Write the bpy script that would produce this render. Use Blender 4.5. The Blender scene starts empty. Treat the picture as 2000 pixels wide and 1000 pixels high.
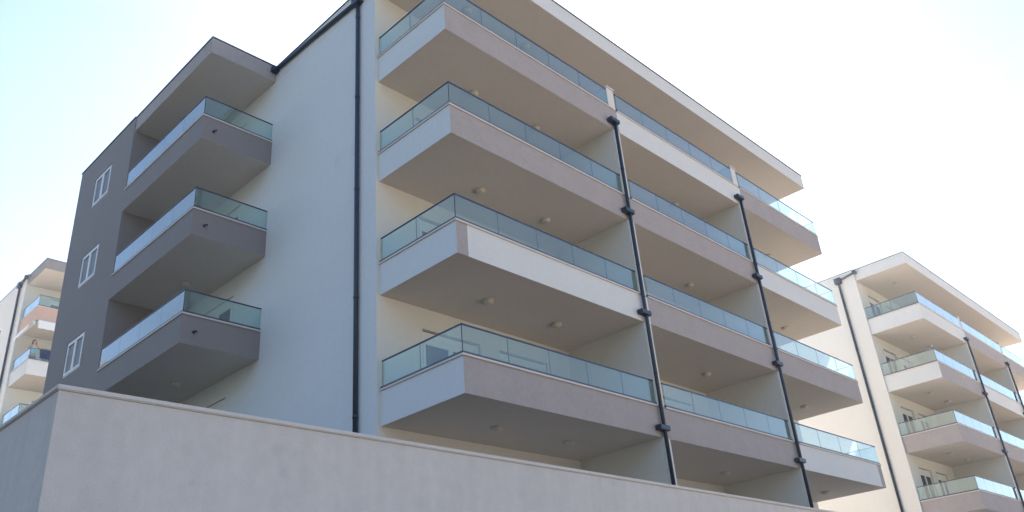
import bpy, bmesh, math, random
from mathutils import Vector, Matrix
random.seed(7)
scene = bpy.context.scene
C = scene.collection
R = math.radians

# ------------------------------------------------------------------ camera
cam_d = bpy.data.cameras.new('camera')
cam = bpy.data.objects.new('camera', cam_d)
C.objects.link(cam)
r_ = Vector((0.70111964, -0.70879882, -0.07768841))
u_ = Vector((-0.27334133, -0.3678001, 0.88882372))
f_ = Vector((0.658571, 0.60193631, 0.45161589))
M = Matrix((r_, u_, -f_)).transposed().to_4x4()
M.translation = Vector((-10.6051, -11.1992, 1.6))
cam.matrix_world = M
cam_d.sensor_width = 36
cam_d.lens = 36 * 1647.615 / 2000
cam_d.clip_end = 3000
cam_d.clip_start = 0.1
scene.camera = cam

# ------------------------------------------------------------------ light
SUN_AZ, SUN_EL = 49.0, 34.2          # azimuth from +y towards +x
world = bpy.data.worlds.new('World')
scene.world = world
world.use_nodes = True
wn = world.node_tree
bg = wn.nodes['Background']
sky = wn.nodes.new('ShaderNodeTexSky')
sky.sky_type = 'NISHITA'
sky.sun_disc = False
sky.sun_elevation = R(SUN_EL)
sky.sun_rotation = R(SUN_AZ)
sky.altitude = 0
sky.air_density = 1.0
sky.dust_density = 0.45
sky.ozone_density = 1.0
wn.links.new(sky.outputs[0], bg.inputs['Color'])
bg.inputs['Strength'].default_value = 0.113
sl = bpy.data.lights.new('sun', 'SUN')
sl.energy = 5.0
sl.angle = R(0.5)
sl.color = (1.0, 0.90, 0.78)
so = bpy.data.objects.new('sun', sl)
C.objects.link(so)
sd = Vector((math.sin(R(SUN_AZ)) * math.cos(R(SUN_EL)), math.cos(R(SUN_AZ)) * math.cos(R(SUN_EL)), math.sin(R(SUN_EL))))
so.rotation_euler = (-sd).to_track_quat('-Z', 'Y').to_euler()
so.location = sd * 60
scene.view_settings.view_transform = 'Standard'
scene.view_settings.look = 'None'
scene.view_settings.gamma = 1
scene.view_settings.use_curve_mapping = False
scene.view_settings.exposure = 1.5
scene.cycles.use_denoising = True
scene.cycles.diffuse_bounces = 7
scene.cycles.transparent_max_bounces = 16

# ------------------------------------------------------------------ materials
def mat(name):
    m = bpy.data.materials.new(name)
    m.use_nodes = True
    nt = m.node_tree
    return m, nt, nt.nodes['Principled BSDF']

def stucco(name, col, var=0.05, bump=0.25, rough=0.9, mott=0.35, streak=0.0, grain=70, spots=()):
    m, nt, b = mat(name)
    N, L = nt.nodes, nt.links
    tc = N.new('ShaderNodeTexCoord')
    geo = N.new('ShaderNodeNewGeometry')
    n1 = N.new('ShaderNodeTexNoise'); n1.inputs['Scale'].default_value = mott; n1.inputs['Detail'].default_value = 6; n1.inputs['Roughness'].default_value = .6
    n2 = N.new('ShaderNodeTexNoise'); n2.inputs['Scale'].default_value = grain; n2.inputs['Detail'].default_value = 3
    n4 = N.new('ShaderNodeTexNoise'); n4.inputs['Scale'].default_value = 9; n4.inputs['Detail'].default_value = 5
    for n in (n1, n2, n4): L.new(geo.outputs['Position'], n.inputs['Vector'])
    def madd(src, mul, add):
        k = N.new('ShaderNodeMath'); k.operation = 'MULTIPLY_ADD'
        L.new(src, k.inputs[0]); k.inputs[1].default_value = mul; k.inputs[2].default_value = add
        return k.outputs[0]
    def mul(a, c):
        k = N.new('ShaderNodeMath'); k.operation = 'MULTIPLY'
        L.new(a, k.inputs[0]); L.new(c, k.inputs[1]); return k.outputs[0]
    v = madd(n1.outputs['Fac'], var * 2.4, 1 - var * 1.2)
    v = mul(v, madd(n4.outputs['Fac'], var * 2.2, 1 - var * 1.1))
    v = mul(v, madd(n2.outputs['Fac'], var * 2.0, 1 - var))
    if streak:
        mp = N.new('ShaderNodeMapping'); mp.inputs['Scale'].default_value = (5.0, 5.0, .35)
        n3 = N.new('ShaderNodeTexNoise'); n3.inputs['Scale'].default_value = 1.4; n3.inputs['Detail'].default_value = 5
        L.new(geo.outputs['Position'], mp.inputs['Vector']); L.new(mp.outputs[0], n3.inputs['Vector'])
        v = mul(v, madd(n3.outputs['Fac'], streak * 2, 1 - streak))
    for (px, py, pz, rad, amt) in spots:
        vd = N.new('ShaderNodeVectorMath'); vd.operation = 'DISTANCE'; vd.inputs[1].default_value = (px, py, pz)
        nd = N.new('ShaderNodeTexNoise'); nd.inputs['Scale'].default_value = 9; nd.inputs['Detail'].default_value = 4
        L.new(geo.outputs['Position'], nd.inputs['Vector'])
        ad = N.new('ShaderNodeMath'); ad.operation = 'MULTIPLY_ADD'; L.new(nd.outputs['Fac'], ad.inputs[0]); ad.inputs[1].default_value = rad * .9
        L.new(geo.outputs['Position'], vd.inputs[0]); L.new(vd.outputs['Value'], ad.inputs[2])
        mr = N.new('ShaderNodeMapRange'); mr.interpolation_type = 'SMOOTHSTEP'
        mr.inputs['From Min'].default_value = rad * .9; mr.inputs['From Max'].default_value = rad * 1.6
        mr.inputs['To Min'].default_value = 1 - amt; mr.inputs['To Max'].default_value = 1
        L.new(ad.outputs[0], mr.inputs['Value']); v = mul(v, mr.outputs[0])
    mx = N.new('ShaderNodeVectorMath'); mx.operation = 'SCALE'
    mx.inputs[0].default_value = col; L.new(v, mx.inputs['Scale'])
    L.new(mx.outputs[0], b.inputs['Base Color'])
    b.inputs['Roughness'].default_value = rough
    b.inputs['Specular IOR Level'].default_value = .25
    bp = N.new('ShaderNodeBump'); bp.inputs['Strength'].default_value = bump; bp.inputs['Distance'].default_value = .004
    L.new(n2.outputs['Fac'], bp.inputs['Height']); L.new(bp.outputs[0], b.inputs['Normal'])
    return m

def plain(name, col, rough=.5, metal=0, spec=.5, var=.06):
    m, nt, b = mat(name)
    N, L = nt.nodes, nt.links
    geo = N.new('ShaderNodeNewGeometry')
    n = N.new('ShaderNodeTexNoise'); n.inputs['Scale'].default_value = 6; n.inputs['Detail'].default_value = 5
    L.new(geo.outputs['Position'], n.inputs['Vector'])
    k = N.new('ShaderNodeMath'); k.operation = 'MULTIPLY_ADD'; L.new(n.outputs['Fac'], k.inputs[0]); k.inputs[1].default_value = var * 2; k.inputs[2].default_value = 1 - var
    s = N.new('ShaderNodeVectorMath'); s.operation = 'SCALE'; s.inputs[0].default_value = col; L.new(k.outputs[0], s.inputs['Scale'])
    L.new(s.outputs[0], b.inputs['Base Color'])
    b.inputs['Roughness'].default_value = rough; b.inputs['Metallic'].default_value = metal
    b.inputs['Specular IOR Level'].default_value = spec
    return m

def rail_glass():
    m = bpy.data.materials.new('railing_glass'); m.use_nodes = True
    nt = m.node_tree; N, L = nt.nodes, nt.links
    N.clear()
    out = N.new('ShaderNodeOutputMaterial')
    tr = N.new('ShaderNodeBsdfTransparent'); tr.inputs[0].default_value = (.80, .90, .87, 1)
    gl = N.new('ShaderNodeBsdfGlossy'); gl.inputs['Roughness'].default_value = .015; gl.inputs['Color'].default_value = (.95, .98, 1, 1)
    tl = N.new('ShaderNodeBsdfTranslucent'); tl.inputs['Color'].default_value = (.85, .93, .95, 1)
    df = N.new('ShaderNodeBsdfDiffuse'); df.inputs['Color'].default_value = (.75, .85, .88, 1)
    fr = N.new('ShaderNodeFresnel'); fr.inputs['IOR'].default_value = 1.52
    md = N.new('ShaderNodeMixShader'); md.inputs[0].default_value = .05
    L.new(tl.outputs[0], md.inputs[1]); L.new(df.outputs[0], md.inputs[2])
    m0 = N.new('ShaderNodeMixShader'); m0.inputs[0].default_value = .15     # dust film on the panes
    L.new(tr.outputs[0], m0.inputs[1]); L.new(md.outputs[0], m0.inputs[2])
    # both surfaces of the pane reflect: count them on the side facing the viewer, let the far side pass
    ge = N.new('ShaderNodeNewGeometry')
    iv = N.new('ShaderNodeMath'); iv.operation = 'SUBTRACT'; iv.inputs[0].default_value = 1.0; L.new(ge.outputs['Backfacing'], iv.inputs[1])
    mu = N.new('ShaderNodeMath'); mu.operation = 'MULTIPLY'; mu.use_clamp = True; L.new(fr.outputs[0], mu.inputs[0]); mu.inputs[1].default_value = 1.9
    mv = N.new('ShaderNodeMath'); mv.operation = 'MULTIPLY'; L.new(mu.outputs[0], mv.inputs[0]); L.new(iv.outputs[0], mv.inputs[1])
    m1 = N.new('ShaderNodeMixShader'); L.new(mv.outputs[0], m1.inputs[0])
    L.new(m0.outputs[0], m1.inputs[1]); L.new(gl.outputs[0], m1.inputs[2])
    L.new(m1.outputs[0], out.inputs['Surface'])
    return m

MT = {}
MT['white'] = stucco('cream_white_render', (.70, .69, .65), var=.035)
MT['white2'] = stucco('white_render', (.69, .685, .67), var=.05, mott=1.2, streak=.015)
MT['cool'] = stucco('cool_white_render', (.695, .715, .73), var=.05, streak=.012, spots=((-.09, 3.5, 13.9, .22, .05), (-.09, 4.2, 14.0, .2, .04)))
MT['warmwhite'] = stucco('warm_cream_render', (.74, .715, .67), var=.03)
MT['soffit'] = stucco('soffit_render', (.66, .605, .555), var=.05, mott=.6, streak=.02)
MT['taupe'] = stucco('taupe_render', (.40, .355, .345), var=.10, mott=1.8, streak=.02)
MT['grey'] = stucco('grey_render', (.275, .25, .25), var=.06, streak=.015)
MT['salmon'] = stucco('salmon_render', (.62, .41, .33), var=.04)
MT['wall_plaster'] = stucco('boundary_wall_plaster', (.655, .59, .545), var=.075, mott=.9, streak=.085, bump=.4, grain=60,
    spots=((-7.93, -5, 2.78, .11, .07), (-6.9, -5, 3.50, .07, .06), (-7.62, -5, 3.15, .04, .07), (-6.85, -5, 3.3, .05, .05)))
MT['stone'] = stucco('pale_stone', (.66, .60, .56), var=.05, mott=3)
MT['dark'] = plain('anthracite_metal', (.026, .038, .062), rough=.42, spec=.5)
MT['rail'] = plain('dark_blue_aluminium', (.05, .055, .10), rough=.4)
MT['upvc'] = plain('white_window_frame', (.78, .79, .80), rough=.35)
MT['shade'] = plain('grey_shutter', (.20, .19, .20), rough=.5)
MT['lamp'] = plain('opal_lamp_glass', (.56, .52, .46), rough=.3)
MT['lampbase'] = plain('lamp_base', (.42, .39, .35), rough=.5)
MT['gedge'] = plain('glass_edge', (.10, .20, .26), rough=.2)
MT['glass'] = rail_glass()
MT['wglass'] = plain('window_glass', (.02, .025, .03), rough=.03, spec=1.0, var=0)
MT['awning'] = plain('awning_cloth', (.80, .80, .82), rough=.8)
MT['roof'] = plain('roof_membrane', (.30, .29, .28), rough=.9)

def ground_mat(name, c1, c2, sc):
    m, nt, b = mat(name); N, L = nt.nodes, nt.links
    geo = N.new('ShaderNodeNewGeometry')
    n = N.new('ShaderNodeTexNoise'); n.inputs['Scale'].default_value = sc; n.inputs['Detail'].default_value = 8
    L.new(geo.outputs['Position'], n.inputs['Vector'])
    cr = N.new('ShaderNodeValToRGB'); cr.color_ramp.elements[0].position = .35; cr.color_ramp.elements[1].position = .65
    cr.color_ramp.elements[0].color = (*c1, 1); cr.color_ramp.elements[1].color = (*c2, 1)
    L.new(n.outputs['Fac'], cr.inputs[0]); L.new(cr.outputs[0], b.inputs['Base Color'])
    b.inputs['Roughness'].default_value = .95
    return m
MT['ground'] = ground_mat('dry_ground', (.52, .42, .31), (.66, .54, .41), .15)
MT['terrace'] = ground_mat('terrace_paving', (.54, .46, .37), (.66, .57, .47), .8)
MT['lawn'] = ground_mat('rough_grass', (.055, .06, .045), (.10, .095, .075), .6)
MT['asphalt'] = ground_mat('asphalt', (.05, .05, .052), (.075, .073, .07), 1.5)
MT['hill'] = ground_mat('hill_scrub', (.06, .075, .035), (.24, .22, .17), .02)

# ------------------------------------------------------------------ mesh helpers
class MB:
    def __init__(s): s.v = []; s.f = []; s.m = []; s.mats = []; s.sm = []
    def mi(s, m):
        if m not in s.mats: s.mats.append(m)
        return s.mats.index(m)
    def quad(s, pts, m, smooth=False):
        i = len(s.v); s.v += [tuple(p) for p in pts]; s.f.append(tuple(range(i, i + len(pts)))); s.m.append(s.mi(m)); s.sm.append(smooth)
    def box(s, x0, x1, y0, y1, z0, z1, m, skip='', mx=None):
        F = {'-x': [(x0, y1, z0), (x0, y0, z0), (x0, y0, z1), (x0, y1, z1)],
             '+x': [(x1, y0, z0), (x1, y1, z0), (x1, y1, z1), (x1, y0, z1)],
             '-y': [(x0, y0, z0), (x1, y0, z0), (x1, y0, z1), (x0, y0, z1)],
             '+y': [(x1, y1, z0), (x0, y1, z0), (x0, y1, z1), (x1, y1, z1)],
             '-z': [(x0, y1, z0), (x1, y1, z0), (x1, y0, z0), (x0, y0, z0)],
             '+z': [(x0, y0, z1), (x1, y0, z1), (x1, y1, z1), (x0, y1, z1)]}
        for k, q in F.items():
            if k in skip.split(): continue
            s.quad(q, (mx or {}).get(k, m))
    def tube(s, pts, r, m, n=14, cap=True):
        pts = [Vector(p) for p in pts]; rings = []
        for i, p in enumerate(pts):
            a = pts[max(i - 1, 0)]; b = pts[min(i + 1, len(pts) - 1)]
            t = (b - a).normalized()
            ref = Vector((0, 0, 1)) if abs(t.z) < .9 else Vector((1, 0, 0))
            e1 = t.cross(ref).normalized(); e2 = t.cross(e1)
            rr = r[i] if isinstance(r, (list, tuple)) else r
            rings.append([p + e1 * math.cos(2 * math.pi * k / n) * rr + e2 * math.sin(2 * math.pi * k / n) * rr for k in range(n)])
        for i in range(len(rings) - 1):
            for k in range(n):
                s.quad([rings[i][k], rings[i][(k + 1) % n], rings[i + 1][(k + 1) % n], rings[i + 1][k]], m, True)
        if cap:
            s.quad(rings[0][::-1], m); s.quad(rings[-1], m)
    def build(s, name, parent=None, weld=True):
        me = bpy.data.meshes.new(name)
        me.from_pydata(s.v, [], s.f)
        for m in s.mats: me.materials.append(m)
        me.polygons.foreach_set('material_index', s.m)
        me.polygons.foreach_set('use_smooth', s.sm)
        if weld:
            bm = bmesh.new(); bm.from_mesh(me); bmesh.ops.remove_doubles(bm, verts=bm.verts, dist=1e-5)
            bm.to_mesh(me); bm.free()
        me.update()
        o = bpy.data.objects.new(name, me); C.objects.link(o)
        if parent:
            o.parent = parent
        return o

def tag(o, label=None, cat=None, group=None, kind=None):
    if label: o['label'] = label
    if cat: o['category'] = cat
    if group: o['group'] = group
    if kind: o['kind'] = kind
    return o

def thing(name, loc, label, cat, group=None):
    o = bpy.data.objects.new(name, None); C.objects.link(o); o.location = loc
    o.empty_display_size = .3
    return tag(o, label, cat, group)

def bevel(o, w, seg=2):
    me = o.data; bm = bmesh.new(); bm.from_mesh(me)
    bmesh.ops.recalc_face_normals(bm, faces=bm.faces)
    ed = [e for e in bm.edges if len(e.link_faces) == 2 and e.calc_face_angle(0) > .6]
    bmesh.ops.bevel(bm, geom=ed, offset=w, segments=seg, affect='EDGES', clamp_overlap=True)
    bm.to_mesh(me); bm.free()
    return o

def holed(mb, axis, c, a0, a1, z0, z1, holes, m, depth, sign, a_is='x'):
    """wall face on plane axis=c between a0..a1, z0..z1 with openings and their reveals going inwards"""
    us = sorted({a0, a1, *[h[0] for h in holes], *[h[1] for h in holes]})
    zs = sorted({z0, z1, *[h[2] for h in holes], *[h[3] for h in holes]})
    def P(a, z, d=0):
        return (a, c + d, z) if axis == 'y' else (c + d, a, z)
    for i in range(len(us) - 1):
        for j in range(len(zs) - 1):
            ca, cz = (us[i] + us[i + 1]) / 2, (zs[j] + zs[j + 1]) / 2
            if any(h[0] < ca < h[1] and h[2] < cz < h[3] for h in holes): continue
            q = [P(us[i], zs[j]), P(us[i + 1], zs[j]), P(us[i + 1], zs[j + 1]), P(us[i], zs[j + 1])]
            mb.quad(q, m)
    d = depth * sign
    for h in holes:
        a, b, e, f = h
        for (p, q) in (((a, e), (b, e)), ((b, e), (b, f)), ((b, f), (a, f)), ((a, f), (a, e))):
            mb.quad([P(*p), P(*q), P(*q, d), P(*p, d)], m)

def window(parent, name, axis, c, a0, a1, z0, z1, sign, leaves=2, box_h=0.0, glass='wglass', fw=.07, rec=.10, slot='shade'):
    """framed opening light; local plane axis=c, recess goes along sign"""
    def bx(mb, u0, u1, w0, w1, d0, d1, m):
        lo, hi = sorted((c + d0 * sign, c + d1 * sign))
        if axis == 'y': mb.box(u0, u1, lo, hi, w0, w1, m)
        else: mb.box(lo, hi, u0, u1, w0, w1, m)
    e = .003
    fr = MB()
    zt = z1 - box_h
    bx(fr, a0 + e, a0 + fw, z0 + e, z1 - e, rec, rec + .06, MT['upvc'])
    bx(fr, a1 - fw, a1 - e, z0 + e, z1 - e, rec, rec + .06, MT['upvc'])
    bx(fr, a0 + fw, a1 - fw, z0 + e, z0 + fw, rec, rec + .06, MT['upvc'])
    bx(fr, a0 + fw, a1 - fw, zt - fw, zt, rec, rec + .06, MT['upvc'])
    o = fr.build(name, parent)
    iw = (a1 - a0 - 2 * fw) / leaves
    for i in range(leaves):
        l0 = a0 + fw + i * iw + .004; l1 = l0 + iw - .008
        s = MB(); sw = .065; b0 = z0 + fw + .004; b1 = zt - fw - .004
        bx(s, l0, l0 + sw, b0, b1, rec - .015, rec + .05, MT['upvc'])
        bx(s, l1 - sw, l1, b0, b1, rec - .015, rec + .05, MT['upvc'])
        bx(s, l0 + sw, l1 - sw, b0, b0 + sw, rec - .015, rec + .05, MT['upvc'])
        bx(s, l0 + sw, l1 - sw, b1 - sw, b1, rec - .015, rec + .05, MT['upvc'])
        s.build('sash', o)
        g = MB(); bx(g, l0 + sw, l1 - sw, b0 + sw, b1 - sw, rec + .012, rec + .03, MT[glass]); g.build('pane', o)
    if box_h:
        s = MB()
        bx(s, a0 + fw, a1 - fw, zt + .012, z1 - .03, rec + .012, rec + .06, MT['upvc'])
        bx(s, a0 + fw, a1 - fw, z1 - .025, z1 - e, rec + .03, rec + .06, MT[slot])
        s.build('shutter_box', o)
    return o

# ------------------------------------------------------------------ balconies
B0, P_, G_, H = 6.5817, .803, .605, 3.0
RB, RT = 18.58, 19.17

def lamp_at(parent, x, y, z):
    mb = MB(); n = 20
    prof = [(0.150, 0), (0.150, -.03), (.135, -.035)]
    prof2 = [(.135, -.035), (.128, -.06), (.10, -.085), (.055, -.1), (0.004, -.105)]
    for pr, m in ((prof, MT['lampbase']), (prof2, MT['lamp'])):
        for (r0, z0), (r1, z1) in zip(pr, pr[1:]):
            for k in range(n):
                a, b = 2 * math.pi * k / n, 2 * math.pi * (k + 1) / n
                mb.quad([(x + r0 * math.cos(a), y + r0 * math.sin(a), z + z0), (x + r0 * math.cos(b), y + r0 * math.sin(b), z + z0),
                         (x + r1 * math.cos(b), y + r1 * math.sin(b), z + z1), (x + r1 * math.cos(a), y + r1 * math.sin(a), z + z1)], m, True)
    return mb.build('ceiling_light', parent)

def pane(parent, axis, c, a0, a1, z0, z1):
    mb = MB(); t = .012
    if axis == 'y':
        mb.box(a0, a1, c, c + t, z0, z1, MT['glass'], mx={'-x': MT['gedge'], '+x': MT['gedge']})
    else:
        mb.box(c, c + t, a0, a1, z0, z1, MT['glass'], mx={'-y': MT['gedge'], '+y': MT['gedge']})
    return mb.build('glass_pane', parent)

def panes_run(parent, axis, c, a0, a1, n, z0, z1, gap=.007):
    w = (a1 - a0) / n
    for i in range(n):
        pane(parent, axis, c, a0 + i * w + (gap if i else 0), a0 + (i + 1) * w - (gap if i < n - 1 else 0), z0, z1)
        if i:
            s = MB(); x = a0 + i * w
            if axis == 'y': s.box(x - .005, x + .005, c - .001, c + .013, z0, z1, MT['gedge'])
            else: s.box(c - .001, c + .013, x - .005, x + .005, z0, z1, MT['gedge'])
            s.build('joint_strip', parent)

def balcony(root, x0, x1, y0, y1, B, front, side, nf, left=0, right=0, strip=None, lights=(), gx0=None, gx1=None, cx0=None, cx1=None, label=None):
    """slab with parapet band, coping, channel, panes and handrail; left/right = pane count of that side or 0 if it butts a wall"""
    T = B + P_ - .045
    th = .14
    mf, ms = MT[front], MT[side]; so_ = MT['soffit']; wi = MT['white']
    mb = MB()
    # front outer face, with an optional strip in another paint at the left or right end
    if strip:
        w, pos, sm = strip
        if pos == 'l':
            mb.quad([(x0, y0, B), (x0 + w, y0, B), (x0 + w, y0, T), (x0, y0, T)], MT[sm])
            mb.quad([(x0 + w, y0, B), (x1, y0, B), (x1, y0, T), (x0 + w, y0, T)], mf)
        else:
            mb.quad([(x0, y0, B), (x1 - w, y0, B), (x1 - w, y0, T), (x0, y0, T)], mf)
            mb.quad([(x1 - w, y0, B), (x1, y0, B), (x1, y0, T), (x1 - w, y0, T)], MT[sm])
    else:
        mb.quad([(x0, y0, B), (x1, y0, B), (x1, y0, T), (x0, y0, T)], mf)
    mb.quad([(x0, y1, B), (x1, y1, B), (x1, y0, B), (x0, y0, B)], so_)
    mb.quad([(x0, y1, B), (x0, y0, B), (x0, y0, T), (x0, y1, T)], ms)
    mb.quad([(x1, y0, B), (x1, y1, B), (x1, y1, T), (x1, y0, T)], ms)
    F = B + .25
    xi0 = x0 + (th if left else 0); xi1 = x1 - (th if right else 0); yi = y0 + th
    mb.quad([(xi0, yi, F), (xi1, yi, F), (xi1, y1, F), (xi0, y1, F)], MT['terrace'])
    mb.quad([(xi0, yi, T), (xi1, yi, T), (xi1, yi, F), (xi0, yi, F)], wi)
    mb.quad([(x0, y0, T), (x1, y0, T), (x1, yi, T), (x0, yi, T)], wi)
    if left:
        mb.quad([(xi0, yi, F), (xi0, y1, F), (xi0, y1, T), (xi0, yi, T)], wi)
        mb.quad([(x0, yi, T), (xi0, yi, T), (xi0, y1, T), (x0, y1, T)], wi)
    if right:
        mb.quad([(xi1, y1, F), (xi1, yi, F), (xi1, yi, T), (xi1, y1, T)], wi)
        mb.quad([(xi1, yi, T), (x1, yi, T), (x1, y1, T), (xi1, y1, T)], wi)
    o = mb.build('balcony', root)
    if label: o['label'] = label
    # coping
    cx0 = x0 - (.03 if left else 0) if cx0 is None else cx0
    cx1 = x1 + (.03 if right else 0) if cx1 is None else cx1
    Z0, Z1 = T + .002, B + P_
    c = MB()
    c.box(cx0, cx1, y0 - .03, y0 + th + .02, Z0, Z1, MT['stone'])
    if left: c.box(x0 - .03, x0 + th + .02, y0 + th + .0205, y1 - .002, Z0, Z1, MT['stone'])
    if right: c.box(x1 - th - .02, x1 + .03, y0 + th + .0205, y1 - .002, Z0, Z1, MT['stone'])
    c.build('coping', o)
    gx0 = x0 + .012 if gx0 is None else gx0
    gx1 = x1 - .012 if gx1 is None else gx1
    yg = y0 + .012
    ch = MB(); k = MT['rail']
    z0, z1 = Z1 + .001, Z1 + .052
    ch.box(gx0 - .02, gx1 + .02, yg - .018, yg + .03, z0, z1, k)
    if left: ch.box(gx0 - .02, gx0 + .03, yg + .0305, y1 - .01, z0, z1, k)
    if right: ch.box(gx1 - .03, gx1 + .02, yg + .0305, y1 - .01, z0, z1, k)
    ch.build('base_channel', o)
    zt = B + P_ + G_
    hr = MB()
    hr.box(gx0 - .012, gx1 + .012, yg - .010, yg + .022, zt, zt + .030, k)
    if left: hr.box(gx0 - .012, gx0 + .022, yg + .0225, y1 - .05, zt, zt + .030, k)
    if right: hr.box(gx1 - .022, gx1 + .012, yg + .0225, y1 - .05, zt, zt + .030, k)
    if left: hr.box(gx0 - .004, gx0 + .010, yg - .004, yg + .0125, z1, zt, k)
    bevel(hr.build('handrail', o), .003, 1)
    panes_run(o, 'y', yg, gx0 + .012, gx1 - (.012 if right else 0), nf, z1 + .001, zt - .001)
    if left: panes_run(o, 'x', gx0, yg + .016, y1 - .05, left, z1 + .001, zt - .001)
    if right: panes_run(o, 'x', gx1 - .012, yg + .016, y1 - .05, right, z1 + .001, zt - .001)
    for (lx, ly) in lights: lamp_at(o, lx, ly, B)
    return o

def hopper(root, x, z, w=.40):
    mb = MB()
    mb.box(x - w / 2, x + w / 2, -.175, -.004, z - .062, z + .062, MT['dark'])
    o = mb.build('rain_hopper', root)
    return bevel(o, .01, 2)

# ------------------------------------------------------------------ front block shared by the three buildings
def front_block(root, cfg):
    X1a, X1b, X2a, X2b, X3 = cfg['xs']
    D = 2.598; base = cfg['base']; depth = cfg['depth']; xe = -.09
    nb = cfg.get('bays', 3)
    bays = [(0, X1b), (X1b, X2b), (X2b, X3)][:nb]
    XB = X3 + .11
    # --- front wall with balcony doors
    holes = []
    doors = [[(1.22, 3.06), (3.72, 5.52)], [(X1b + 1.0, X1b + 2.84), (X1b + 3.9, X1b + 5.7)], [(X2b + .5, X2b + 2.34), (X2b + 3.1, X2b + 4.9)]]
    if cfg.get('doors0'): doors[0] = cfg['doors0']
    for k in range(cfg['k0'], 4):
        for d in doors[:nb]:
            for (a, b) in d: holes.append((a, b, B0 + H * k + .26, B0 + H * k + 2.49))
    mb = MB()
    holed(mb, 'y', D, xe, XB, base, RB, holes, MT['white'], .14, 1)
    mb.build('front_wall', root)
    for (a, b, z0, z1) in holes:
        window(root, 'balcony_door', 'y', D, a, b, z0, z1, 1, box_h=.2, rec=.08)
    # --- end wall
    mb = MB()
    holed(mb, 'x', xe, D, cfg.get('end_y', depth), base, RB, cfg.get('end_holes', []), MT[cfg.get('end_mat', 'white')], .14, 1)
    mb.build('end_wall', root)
    mb = MB()
    mb.quad([(XB, D, base), (XB, depth, base), (XB, depth, RB), (XB, D, RB)], MT['white'])
    mb.quad([(XB, depth, base), (xe, depth, base), (xe, depth, RB), (XB, depth, RB)], MT['white'])
    if cfg.get('end_y') and cfg['end_y'] < depth:
        mb.quad([(xe, depth, base), (xe, cfg['end_y'], base), (xe, cfg['end_y'], RB), (xe, depth, RB)], MT['white'])
    mb.build('rear_wall', root)
    # --- roof: overhang over the balconies and upstand over the body
    mb = MB()
    mb.box(0, X3, 0, D, RB, RT, MT[cfg.get('roof_mat', 'white2')], mx={'-z': MT['soffit'], '+z': MT['roof']})
    rf = mb.build('roof', root)
    mb = MB()
    mb.box(xe, XB, D + .001, depth, RB + .0005, RT, MT['white2'], mx={'+z': MT['roof']})
    mb.build('parapet_band', rf)
    fl = MB(); z0, z1 = RT + .001, RT + .035
    fl.box(-.025, X3 + .025, -.025, .12, z0, z1, MT['dark'])
    fl.box(-.025, .12, .1205, D - .03, z0, z1, MT['dark'])
    fl.box(X3 - .12, X3 + .025, .1205, D - .03, z0, z1, MT['dark'])
    fl.box(xe - .025, xe + .12, D - .0295, depth + .03, z0, z1, MT['dark'])
    fl.box(XB - .12, XB + .025, D - .0295, depth + .03, z0, z1, MT['dark'])
    fl.build('roof_flashing', rf)
    for (lx, ly) in cfg.get('roof_lights', []): lamp_at(rf, lx, ly, RB)
    # --- balconies
    L1 = [(2.2, 1.38), (4.62, 1.40)]
    for k in range(cfg['k0'], 4):
        B = B0 + H * k
        for j, (a, b) in enumerate(bays):
            fr, sd_ = cfg['paint'][k][j]
            strip = cfg.get('strip', {}).get((k, j))
            right = 2 if j == 2 else 0
            lights = L1 if j == 0 else ([(a + 4.78, 1.42)] if j == 1 else [(a + 4.2, 1.42)])
            kw = {}
            if j: kw['gx0'] = a + .06; kw['cx0'] = a + .04
            if j < 2:
                kw['gx1'] = b - .34; kw['cx1'] = b - .20
            balcony(root, a, b, 0, D, B, fr, sd_, (5, 5, 4)[j], left=2 if j == 0 else 0, right=right, strip=strip, lights=lights, **kw)
    # --- dividers
    for j, (a, b) in enumerate([(X1a, X1b), (X2a, X2b)][:max(nb - 1, 1)]):
        for k in range(cfg['k0'], 4):
            B = B0 + H * k
            top = B + H if k < 3 else B + P_ + G_ + .10
            mb = MB()
            y_lo = .012
            mb.box(a, b, y_lo, D, B + P_ + .001, top, MT['white'], skip='' if k == 3 else '-z +z')
            mb.box(a + .02, b - .02, y_lo + .16, D, B + .25, B + P_ + .001, MT['white'])
            o = mb.build('divider_wall', root)
            if k == 3:
                cp = MB(); cp.box(a - .03, b + .03, -.02, D - .01, top + .001, top + .05, MT['stone'])
                cp.build('cap', o)
        # ground-floor stretch of the divider
        mb = MB(); mb.box(a, b, 0, D, base, B0 + H * cfg['k0'], MT['white']); mb.build('divider_wall', root)
        xp = a + .03
        zs = [B0 + H * k + .2 for k in range(cfg['k0'], 4)]
        pm = MB(); pm.tube([(xp, -.085, base), (xp, -.085, zs[-1])], .05, MT['dark'])
        pp = pm.build('downpipe', root)
        for z in zs: hopper(pp, xp - .07, z)
        for z in zs[:-1]:
            cl = MB(); cl.tube([(xp, -.085, z + 1.38), (xp, -.085, z + 1.43)], .054, MT['dark'])
            cl.build('pipe_collar', pp)
    return D, xe, XB

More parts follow.
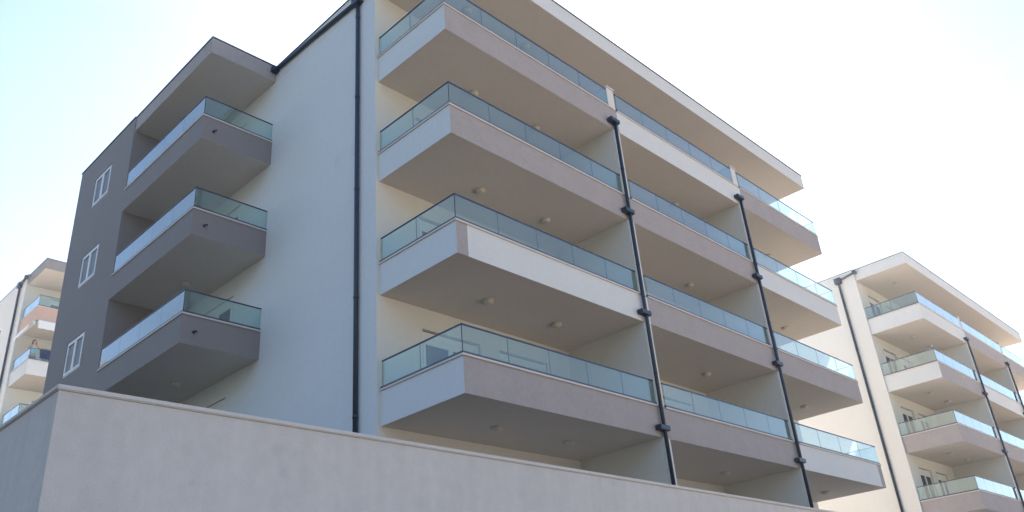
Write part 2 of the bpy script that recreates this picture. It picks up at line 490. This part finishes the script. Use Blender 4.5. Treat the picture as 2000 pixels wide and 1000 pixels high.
# ------------------------------------------------------------------ main building
XS = (6.40, 6.72, 13.30, 13.62, 19.53)
main = thing('apartment_building', (0, 0, 0),
             'large apartment block with grey left wing and glass railed balconies filling the photo', 'building')
W, Ya, Yb, Yc = 2.23, 7.572, 12.62, 17.03
wing_doors = [(9.2, 11.0)]
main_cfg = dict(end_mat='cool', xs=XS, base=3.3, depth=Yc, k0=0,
    end_y=Yb, end_holes=[(a, b, B0 + H * k + .26, B0 + H * k + 2.45) for k in (0, 1, 2, 3) for a, b in wing_doors],
    roof_lights=[(2.26, 1.45), (4.6, 1.43)],
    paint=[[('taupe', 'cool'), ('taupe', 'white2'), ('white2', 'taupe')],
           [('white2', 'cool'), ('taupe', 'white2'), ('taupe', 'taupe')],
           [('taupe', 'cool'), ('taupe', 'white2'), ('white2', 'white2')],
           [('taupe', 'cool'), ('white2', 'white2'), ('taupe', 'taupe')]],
    strip={(1, 0): (.32, 'l', 'taupe'), (0, 2): (.30, 'r', 'taupe')})
front_block(main, main_cfg)
for (a, b, z0, z1) in main_cfg['end_holes']:
    window(main, 'balcony_door', 'x', -.09, a, b, z0, z1, 1, box_h=.2, rec=.03, slot='upvc')

# left wing
mb = MB()
wz = [(14.15, 15.52, 10.98 + 3.02 * i, 12.14 + 3.02 * i) for i in range(3)]
holed(mb, 'x', -W, Yb, Yc, 3.3, RT, wz, MT['grey'], .12, 1)
mb.quad([(-W, Yb, 3.3), (-.09, Yb, 3.3), (-.09, Yb, RT), (-W, Yb, RT)], MT['grey'])
mb.quad([(-.09, Yc, 3.3), (-W, Yc, 3.3), (-W, Yc, RT), (-.09, Yc, RT)], MT['grey'])
mb.quad([(-W, Yb, RT), (-.09, Yb, RT), (-.09, Yc, RT), (-W, Yc, RT)], MT['roof'])
wing = mb.build('wing_wall', main); wing['label'] = 'grey rendered wing wall with three white framed windows'
for (a, b, z0, z1) in wz:
    window(main, 'window', 'x', -W, a, b, z0, z1, 1, glass='shade', rec=.02, fw=.06)
fl = MB()
fl.box(-W - .025, -W + .1, Yb, Yc + .025, RT + .001, RT + .035, MT['dark'])
fl.box(-W + .1005, -.12, Yc - .1, Yc + .025, RT + .001, RT + .035, MT['dark'])
fl.build('roof_flashing', wing)
mb = MB(); mb.box(-W + .03, -.092, Ya, Yb - .001, RB + .05, RT, MT['grey'], mx={'-z': MT['soffit'], '+z': MT['roof'], '-y': MT['taupe'], '-x': MT['taupe']})
wr = mb.build('wing_roof', main)
fl = MB()
fl.box(-W + .005, -.115, Ya - .025, Ya + .1, RT + .001, RT + .035, MT['dark'])
fl.box(-W + .005, -W + .13, Ya + .1005, Yb - .03, RT + .001, RT + .035, MT['dark'])
fl.build('roof_flashing', wr)
for k in range(0, 4):
    B = B0 + H * k + .01
    o = balcony(main, -W, -.092, Ya, Yb - .002, B, 'grey', 'grey', 1, left=4, lights=[(-.97, 10.34)], gx1=-.11, label='grey balcony of the left wing with a glass railing')
    s = MB()
    zz = B + .34
    s.tube([(-1.9, Ya - .002, zz), (-1.9, Ya - .09, zz), (-1.9, Ya - .15, zz - .02), (-1.9, Ya - .18, zz - .06)], .020, MT['dark'], 10)
    s.tube([(-1.9, Ya - .001, zz), (-1.9, Ya - .02, zz)], .042, MT['dark'], 12)
    s.build('drain_spout', o)

# rain pipe on the end wall
pm = MB(); pm.tube([(-.16, 3.27, 3.3), (-.16, 3.27, 18.62)], .055, MT['dark'], 18)
dp = pm.build('downpipe', main)
cl = MB()
cl.tube([(-.16, 3.27, 0), (-.16, 3.27, .07)], .062, MT['dark'], 18)
pc = cl.build('pipe_collar', dp); pc.location.z = 6.9
for z in (9.7, 12.6, 15.4, 18.1):
    c = pc.copy(); C.objects.link(c); c.location.z = z
hb = MB(); hb.box(-.27, -.094, 3.10, 3.44, 18.60, 18.86, MT['dark']); hb.box(-.285, -.094, 3.085, 3.455, 18.83, 18.88, MT['dark'])
bevel(hb.build('rain_hopper', dp), .012, 2)
pm = MB(); pm.tube([(-.16, 3.40, 18.74), (-.16, 5.5, 18.90), (-.16, 7.40, 18.985)], .058, MT['dark'], 18)
pm.build('gutter_pipe', dp)
ob = MB(); ob.box(-.30, -.094, 7.37, 7.566, 18.88, 19.06, MT['dark']); bevel(ob.build('outlet_box', dp), .015, 2)

# ------------------------------------------------------------------ right building
Rx, Ry, Rz = 31.03, .35, .236
rb = thing('apartment_building', (Rx, Ry, Rz), 'pale apartment block at the right edge, beyond the balconies of the large one', 'building')
front_block(rb, dict(end_mat='warmwhite', xs=(5.95, 6.27, 12.85, 13.17, 19.30), base=3.3, depth=15, k0=-1,
    doors0=[(1.05, 2.70), (3.35, 4.85)],
    roof_lights=[(2.1, 1.35)],
    paint={-1: [('taupe', 'taupe'), ('taupe', 'taupe'), ('taupe', 'taupe')],
           0: [('taupe', 'taupe'), ('taupe', 'white2'), ('white2', 'white2')],
           1: [('taupe', 'taupe'), ('taupe', 'taupe'), ('white2', 'white2')],
           2: [('taupe', 'white2'), ('white2', 'white2'), ('taupe', 'taupe')],
           3: [('white2', 'white2'), ('taupe', 'taupe'), ('taupe', 'taupe')]}))
def short_pipe(root, base):
    pm = MB(); pm.tube([(-.17, 3.45, base), (-.17, 3.45, 18.85)], .06, MT['dark'], 14)
    d = pm.build('downpipe', root)
    pm = MB(); pm.tube([(-.17, 3.40, 18.83), (-.17, 2.55, 18.98)], .05, MT['dark'], 12); pm.build('link_pipe', d)
    b = MB(); b.box(-.30, -.093, 3.28, 3.62, 18.66, 18.98, MT['dark']); bevel(b.build('rain_hopper', d), .012, 2)
    b = MB(); b.box(-.28, -.093, 2.42, 2.60, 18.88, 19.07, MT['dark']); bevel(b.build('outlet_box', d), .012, 2)
    for z in (6, 9, 12, 15):
        c = MB(); c.tube([(-.17, 3.45, z), (-.17, 3.45, z + .07)], .068, MT['dark'], 14)
        c.build('pipe_collar', d)
short_pipe(rb, 3.3)

# ------------------------------------------------------------------ left building
Lx, Ly, Lz = 1.96, 34.47, 5.04
lb = thing('apartment_building', (Lx, Ly, Lz), 'distant pale apartment block at the left edge with salmon and white balconies', 'building')
lcfg = dict(roof_mat='grey', xs=XS, base=2.9, depth=14, k0=0, bays=2,
    end_holes=[(5.75, 7.0, 15.9 + 3 * i - 6, 17.15 + 3 * i - 6) for i in range(3)],
    paint={0: [('taupe', 'taupe'), ('taupe', 'taupe')], 1: [('white2', 'white2'), ('taupe', 'taupe')],
           2: [('white2', 'white2'), ('white2', 'white2')], 3: [('salmon', 'salmon'), ('salmon', 'salmon')]})
front_block(lb, lcfg)
for (a, b, z0, z1) in lcfg['end_holes']:
    window(lb, 'window', 'x', -.09, a, b, z0, z1, 1, rec=.04)
short_pipe(lb, 2.9)
# awnings under the salmon balcony
zz = B0 + 9
mb = MB()
mb.box(.10, 4.6, -.26, -.06, zz - .30, zz - .10, MT['awning'])
n = 24
for i in range(n):
    a, b = .10 + 4.5 * i / n, .10 + 4.5 * (i + 1) / n
    mb.box(a, b, -.275, -.265, zz - .56 + (.02 if i % 2 else 0), zz - .285, MT['awning'], skip='-x +x')
aw = mb.build('awning', lb); aw['label'] = 'white cloth awning with valance over the front of the balcony'
mb = MB()
mb.box(-.09, .04, .12, 2.4, zz - .22, zz - .04, MT['awning'])
mb.quad([(-.09, .12, zz - .10), (-.09, 2.4, zz - .10), (-.26, 2.4, zz - .34), (-.26, .12, zz - .34)], MT['awning'])
mb.quad([(-.26, .12, zz - .34), (-.26, 2.4, zz - .34), (-.262, 2.4, zz - .52), (-.262, .12, zz - .52)], MT['awning'])
mb.build('awning', lb)['label'] = 'pale side awning rolled out under the balcony end'

# ------------------------------------------------------------------ boundary wall
wy, wx, wt = -5.0, -8.68, 3.745
mb = MB()
mb.box(wx + .018, 16, wy + .018, wy + .30, 0, wt - .042, MT['wall_plaster'])
mb.box(wx + .018, wx + .30, wy + .3005, 9, 0, wt - .042, MT['wall_plaster'])
bw = thing('boundary_wall', (wx, wy, 0), 'long beige plastered wall with a stone coping across the bottom of the photo', 'wall')
o = mb.build('wall_body', None); o.parent = bw; o.matrix_parent_inverse = Matrix.Translation((-wx, -wy, 0))
mb = MB()
mb.box(wx, 16.03, wy, wy + .33, wt - .04, wt, MT['stone'])
mb.box(wx, wx + .33, wy + .3305, 9.03, wt - .04, wt, MT['stone'])
o = bevel(mb.build('coping', None), .008, 2); o.parent = bw; o.matrix_parent_inverse = Matrix.Translation((-wx, -wy, 0))

# ------------------------------------------------------------------ ground
def sheet(name, pts, m):
    mb = MB(); mb.quad(pts, m); o = mb.build(name); return tag(o, kind='structure')
sheet('ground', [(-900, -900, 0), (900, -900, 0), (900, 900, 0), (-900, 900, 0)], MT['ground'])
mb = MB(); mb.box(wx + .31, 70, wy + .31, 30, .01, 3.32, MT['terrace'], skip='-z'); tag(mb.build('terrace'), kind='structure')
sheet('grass', [(-300, -70, .004), (wx - 1.2, -70, .004), (wx - 1.2, 300, .004), (-300, 300, .004)], MT['lawn'])
sheet('parking_asphalt', [(wx + .32, wy + .32, 3.326), (20.5, wy + .32, 3.326), (20.5, 0.5, 3.326), (wx + .32, .5, 3.326)], MT['asphalt'])
sheet('side_asphalt', [(wx + .32, .5, 3.326), (-.1, .5, 3.326), (-.1, 29.9, 3.326), (wx + .32, 29.9, 3.326)], MT['asphalt'])
mb = MB(); mb.box(-40, 70, 30.01, 70, .01, 8.0, MT['terrace'], skip='-z'); tag(mb.build('upper_terrace'), kind='structure')

# white house across the slope to the west, mirrored in the glass of the wing balconies
hs = thing('house', (-17.5, 45, 0), 'white house with a tiled roof across the slope to the west', 'house')
mb = MB(); mb.box(-6, 6, -8, 8, 8.0, 19.8, MT['white2']); mb.build('wall', hs)
mb = MB()
mb.quad([(-6.6, -8.6, 19.8), (6.6, -8.6, 19.8), (0, -3, 22.2)], MT['salmon']); mb.quad([(6.6, -8.6, 19.8), (6.6, 8.6, 19.8), (0, 3, 22.2), (0, -3, 22.2)], MT['salmon'])
mb.quad([(6.6, 8.6, 19.8), (-6.6, 8.6, 19.8), (0, 3, 22.2)], MT['salmon']); mb.quad([(-6.6, 8.6, 19.8), (-6.6, -8.6, 19.8), (0, -3, 22.2), (0, 3, 22.2)], MT['salmon'])
mb.quad([(-6.6, -8.6, 19.799), (-6.6, 8.6, 19.799), (6.6, 8.6, 19.799), (6.6, -8.6, 19.799)], MT['white2'])
mb.build('roof', hs)
for iz in range(4):
    for iy in (-5, -1, 3):
        w = MB(); w.box(6.001, 6.05, iy, iy + 1.6, 8.6 + iz * 3, 10.1 + iz * 3, MT['upvc']); w.box(6.051, 6.06, iy + .1, iy + 1.5, 8.7 + iz * 3, 10.0 + iz * 3, MT['wglass'])
        w.build('window', hs)
    for ix in (-4.5, .5):
        w = MB(); w.box(ix, ix + 1.6, -8.05, -8.001, 8.6 + iz * 3, 10.1 + iz * 3, MT['upvc']); w.box(ix + .1, ix + 1.5, -8.06, -8.051, 8.7 + iz * 3, 10.0 + iz * 3, MT['wglass'])
        w.build('window', hs)

# hills behind the viewer, seen only as reflections in the door glass
def hills():
    mb = MB(); n, r = 90, 14
    from mathutils import noise
    def P(i, j):
        a = R(-205 + 150 * i / n + 0)          # around -y
        t = j / r
        d = 260 + 420 * t
        x, y = d * math.cos(a), d * math.sin(a)
        h = (math.sin(t * math.pi) ** .8) * (95 + 70 * noise.noise(Vector((x * .004, y * .004, 2))) + 22 * noise.noise(Vector((x * .02, y * .02, 5))))
        h *= min(1, i / 8, (n - i) / 8)
        return (x, y, max(h, -1) - 1)
    for i in range(n):
        for j in range(r):
            mb.quad([P(i, j), P(i + 1, j), P(i + 1, j + 1), P(i, j + 1)], MT['hill'], True)
    return tag(mb.build('hills'), kind='structure')
hills()
def west_slope():  # unseen slope added and sized to dim low light on the left-facing walls
    from mathutils import noise
    mb = MB(); nx, ny = 26, 60
    def P(i, j):
        t = i / nx; x = -20 - 75 * t; y = -75 + 200 * j / ny
        z = 11 * min(1, t * 2.1) ** 1.1 + 3.0 * noise.noise(Vector((x * .05, y * .05, 1))) * min(1, t * 3) + 1.6 * noise.noise(Vector((x * .25, y * .25, 9))) * min(1, t * 3)
        return (x, y, z - .3)
    for i in range(nx):
        for j in range(ny):
            mb.quad([P(i, j), P(i + 1, j), P(i + 1, j + 1), P(i, j + 1)], MT['lawn'], True)
    return tag(mb.build('shading_slope'), kind='structure')
west_slope()

# ------------------------------------------------------------------ person and towels on the far left balcony
def fabric(name, col): return plain(name, col, rough=.85, spec=.2, var=.12)
def towel(x0, x1, zdrop, m, label):
    mb = MB(); zt = B0 + Lz + 6 + P_ + G_ + .026; y = Ly + .012
    nx, nz = 14, 8
    def P(i, j, side):
        x = x0 + (x1 - x0) * i / nx
        t = j / nz
        wv = .012 * math.sin(i * 1.7) * t + .006 * math.sin(i * .6 + j)
        return (x, y - .03 + wv if side < 0 else y + .05 - wv, zt - zdrop * (t if side < 0 else t * .55))
    for s in (-1, 1):
        for i in range(nx):
            for j in range(nz):
                mb.quad([P(i, j, s), P(i + 1, j, s), P(i + 1, j + 1, s), P(i, j + 1, s)], m, True)
    for i in range(nx):
        mb.quad([P(i, 0, -1), P(i + 1, 0, -1), P(i + 1, 0, 1), P(i, 0, 1)], m, True)
    return tag(mb.build('towel'), label, 'towel')
towel(Lx + .50, Lx + 1.02, .50, fabric('navy_towel', (.008, .025, .09)), 'dark blue towel hung over the glass railing beside the standing person')
towel(Lx + 1.08, Lx + 1.26, .42, fabric('pale_towel', (.55, .62, .68)), 'narrow pale towel hung over the glass railing right of the blue one')

def skin_figure(name, verts, edges, radii, m, parent, root_i=0, sub=2):
    me = bpy.data.meshes.new(name); me.from_pydata(verts, edges, []); me.update()
    o = bpy.data.objects.new(name, me); C.objects.link(o); o.parent = parent
    md = o.modifiers.new('skin', 'SKIN'); md.use_smooth_shade = True
    sv = me.skin_vertices[0].data if me.skin_vertices else None
    if sv is None:
        bm = bmesh.new(); bm.from_mesh(me); bm.verts.layers.skin.verify(); bm.to_mesh(me); bm.free(); sv = me.skin_vertices[0].data
    for i, r in enumerate(radii):
        sv[i].radius = (r, r) if not isinstance(r, tuple) else r
        sv[i].use_root = (i == root_i)
    s = o.modifiers.new('sub', 'SUBSURF'); s.levels = sub; s.render_levels = sub
    me.materials.append(m)
    return o

px, py, pz = Lx + .24, Ly + .30, B0 + Lz + 6 + .25
per = thing('person', (px, py, pz), 'person with long reddish brown hair in a light blue top leaning on a balcony railing', 'person')
skin = plain('skin', (.50, .30, .22), rough=.55, var=.03)
hairm = plain('hair', (.13, .045, .025), rough=.6, var=.2)
topm = fabric('light_blue_top', (.36, .62, .80))
jeans = fabric('dark_shorts', (.05, .06, .09))
rz = P_ + G_ - .25 + .022     # rail height above the balcony floor
V = [(0, .03, .95), (0, .02, 1.12), (0, .0, 1.30), (0, 0, 1.43), (0, -.005, 1.51), (0, -.02, 1.60), (0, -.015, 1.70),   # 0..6 pelvis to crown
     (-.09, .03, .88), (-.10, .01, .48), (-.10, .04, .09), (-.10, -.09, .04),
     (.09, .03, .88), (.10, .01, .48), (.10, .04, .09), (.11, -.09, .04),
     (-.17, .0, 1.41), (-.27, -.04, 1.20), (-.24, -.20, rz + .05), (-.23, -.26, rz + .035),
     (.17, .0, 1.41), (.30, -.04, 1.21), (.34, -.20, rz + .05), (.35, -.26, rz + .035)]
E_ = [(0, 1), (1, 2), (2, 3), (3, 4), (4, 5), (5, 6), (0, 7), (7, 8), (8, 9), (9, 10), (0, 11), (11, 12), (12, 13), (13, 14),
      (3, 15), (15, 16), (16, 17), (17, 18), (3, 19), (19, 20), (20, 21), (21, 22)]
Rr = [(.15, .11), (.125, .09), (.15, .10), (.10, .07), .05, (.078, .09), (.065, .075), (.085, .085), .055, .036, .034, (.085, .085), .055, .036, .034,
      .052, .037, .026, .022, .052, .037, .026, .022]
skin_figure('body', V, E_, Rr, skin, per)
skin_figure('top', [(0, .03, .93), (0, .02, 1.12), (0, .0, 1.28), (0, 0, 1.38)], [(0, 1), (1, 2), (2, 3)], [(.165, .125), (.145, .11), (.172, .12), (.125, .085)], topm, per)
skin_figure('shorts', [(0, .03, .90), (-.095, .03, .80), (-.10, .015, .58), (.095, .03, .80), (.10, .015, .58)], [(0, 1), (1, 2), (0, 3), (3, 4)],
            [(.155, .12), .105, .09, .105, .09], jeans, per)
hb = MB()
def ell(mb, c, r, m, nu=14, nv=9, cut=None):
    def P(i, j):
        a = 2 * math.pi * i / nu; b = math.pi * j / nv
        return (c[0] + r[0] * math.sin(b) * math.cos(a), c[1] + r[1] * math.sin(b) * math.sin(a), c[2] + r[2] * math.cos(b))
    for i in range(nu):
        for j in range(nv):
            q = [P(i, j), P(i + 1, j), P(i + 1, j + 1), P(i, j + 1)]
            mb.quad(q, m, True)
ell(hb, (0, .03, 1.665), (.098, .095, .105), hairm)
for s in (-1, 1):
    hb.tube([(s * .075, .02, 1.66), (s * .09, .0, 1.55), (s * .095, -.02, 1.44), (s * .09, -.04, 1.34)], [.035, .04, .038, .012], hairm, 10)
hb.tube([(0, .07, 1.62), (0, .085, 1.5), (0, .09, 1.36)], [.08, .075, .03], hairm, 12)
hb.build('hair', per)
fb = MB()
fb.tube([(0, -.10, 1.645), (0, -.118, 1.61), (0, -.10, 1.60)], [.008, .014, .01], skin, 8)
for s in (-1, 1): ell(fb, (s * .03, -.092, 1.645), (.012, .008, .008), MT['dark'], 8, 6)
ell(fb, (0, -.098, 1.565), (.024, .008, .007), plain('lips', (.40, .12, .10), var=0), 10, 6)
fb.build('face', per)
# hands: palm plus five fingers curled over the handrail
for s, hx in ((-1, -.23), (1, .35)):
    vs = [(hx, -.22, rz + .045), (hx, -.27, rz + .035)]; es = [(0, 1)]; rr = [(.026, .014), (.034, .013)]
    for q, (dx, ln) in enumerate(((-.030, .055), (-.010, .065), (.010, .062), (.030, .050))):
        i = len(vs)
        vs += [(hx + dx, -.285, rz + .033), (hx + dx, -.285 - ln * .5, rz + .018), (hx + dx, -.285 - ln * .55, rz + .018 - ln * .5)]
        es += [(1, i), (i, i + 1), (i + 1, i + 2)]; rr += [.009, .008, .007]
    i = len(vs)
    vs += [(hx - s * .035, -.245, rz + .036), (hx - s * .060, -.265, rz + .026)]; es += [(0, i), (i, i + 1)]; rr += [.010, .008]
    skin_figure('hand', vs, es, rr, skin, per, sub=1)

# ------------------------------------------------------------------ air
HZ = 0.0012
hz = MB(); hz.box(-420, 420, -420, 420, -1.0, 26.5, None); hz.mats = []
hz.m = [0] * len(hz.m)
ho = hz.build('haze'); tag(ho, kind='stuff')
hm = bpy.data.materials.new('haze'); hm.use_nodes = True
hn = hm.node_tree; hn.nodes.clear()
ou = hn.nodes.new('ShaderNodeOutputMaterial'); pv = hn.nodes.new('ShaderNodeVolumePrincipled')
pv.inputs['Color'].default_value = (.95, .95, .95, 1); pv.inputs['Density'].default_value = HZ; pv.inputs['Anisotropy'].default_value = .7
hn.links.new(pv.outputs[0], ou.inputs['Volume'])
ho.data.materials.append(hm)
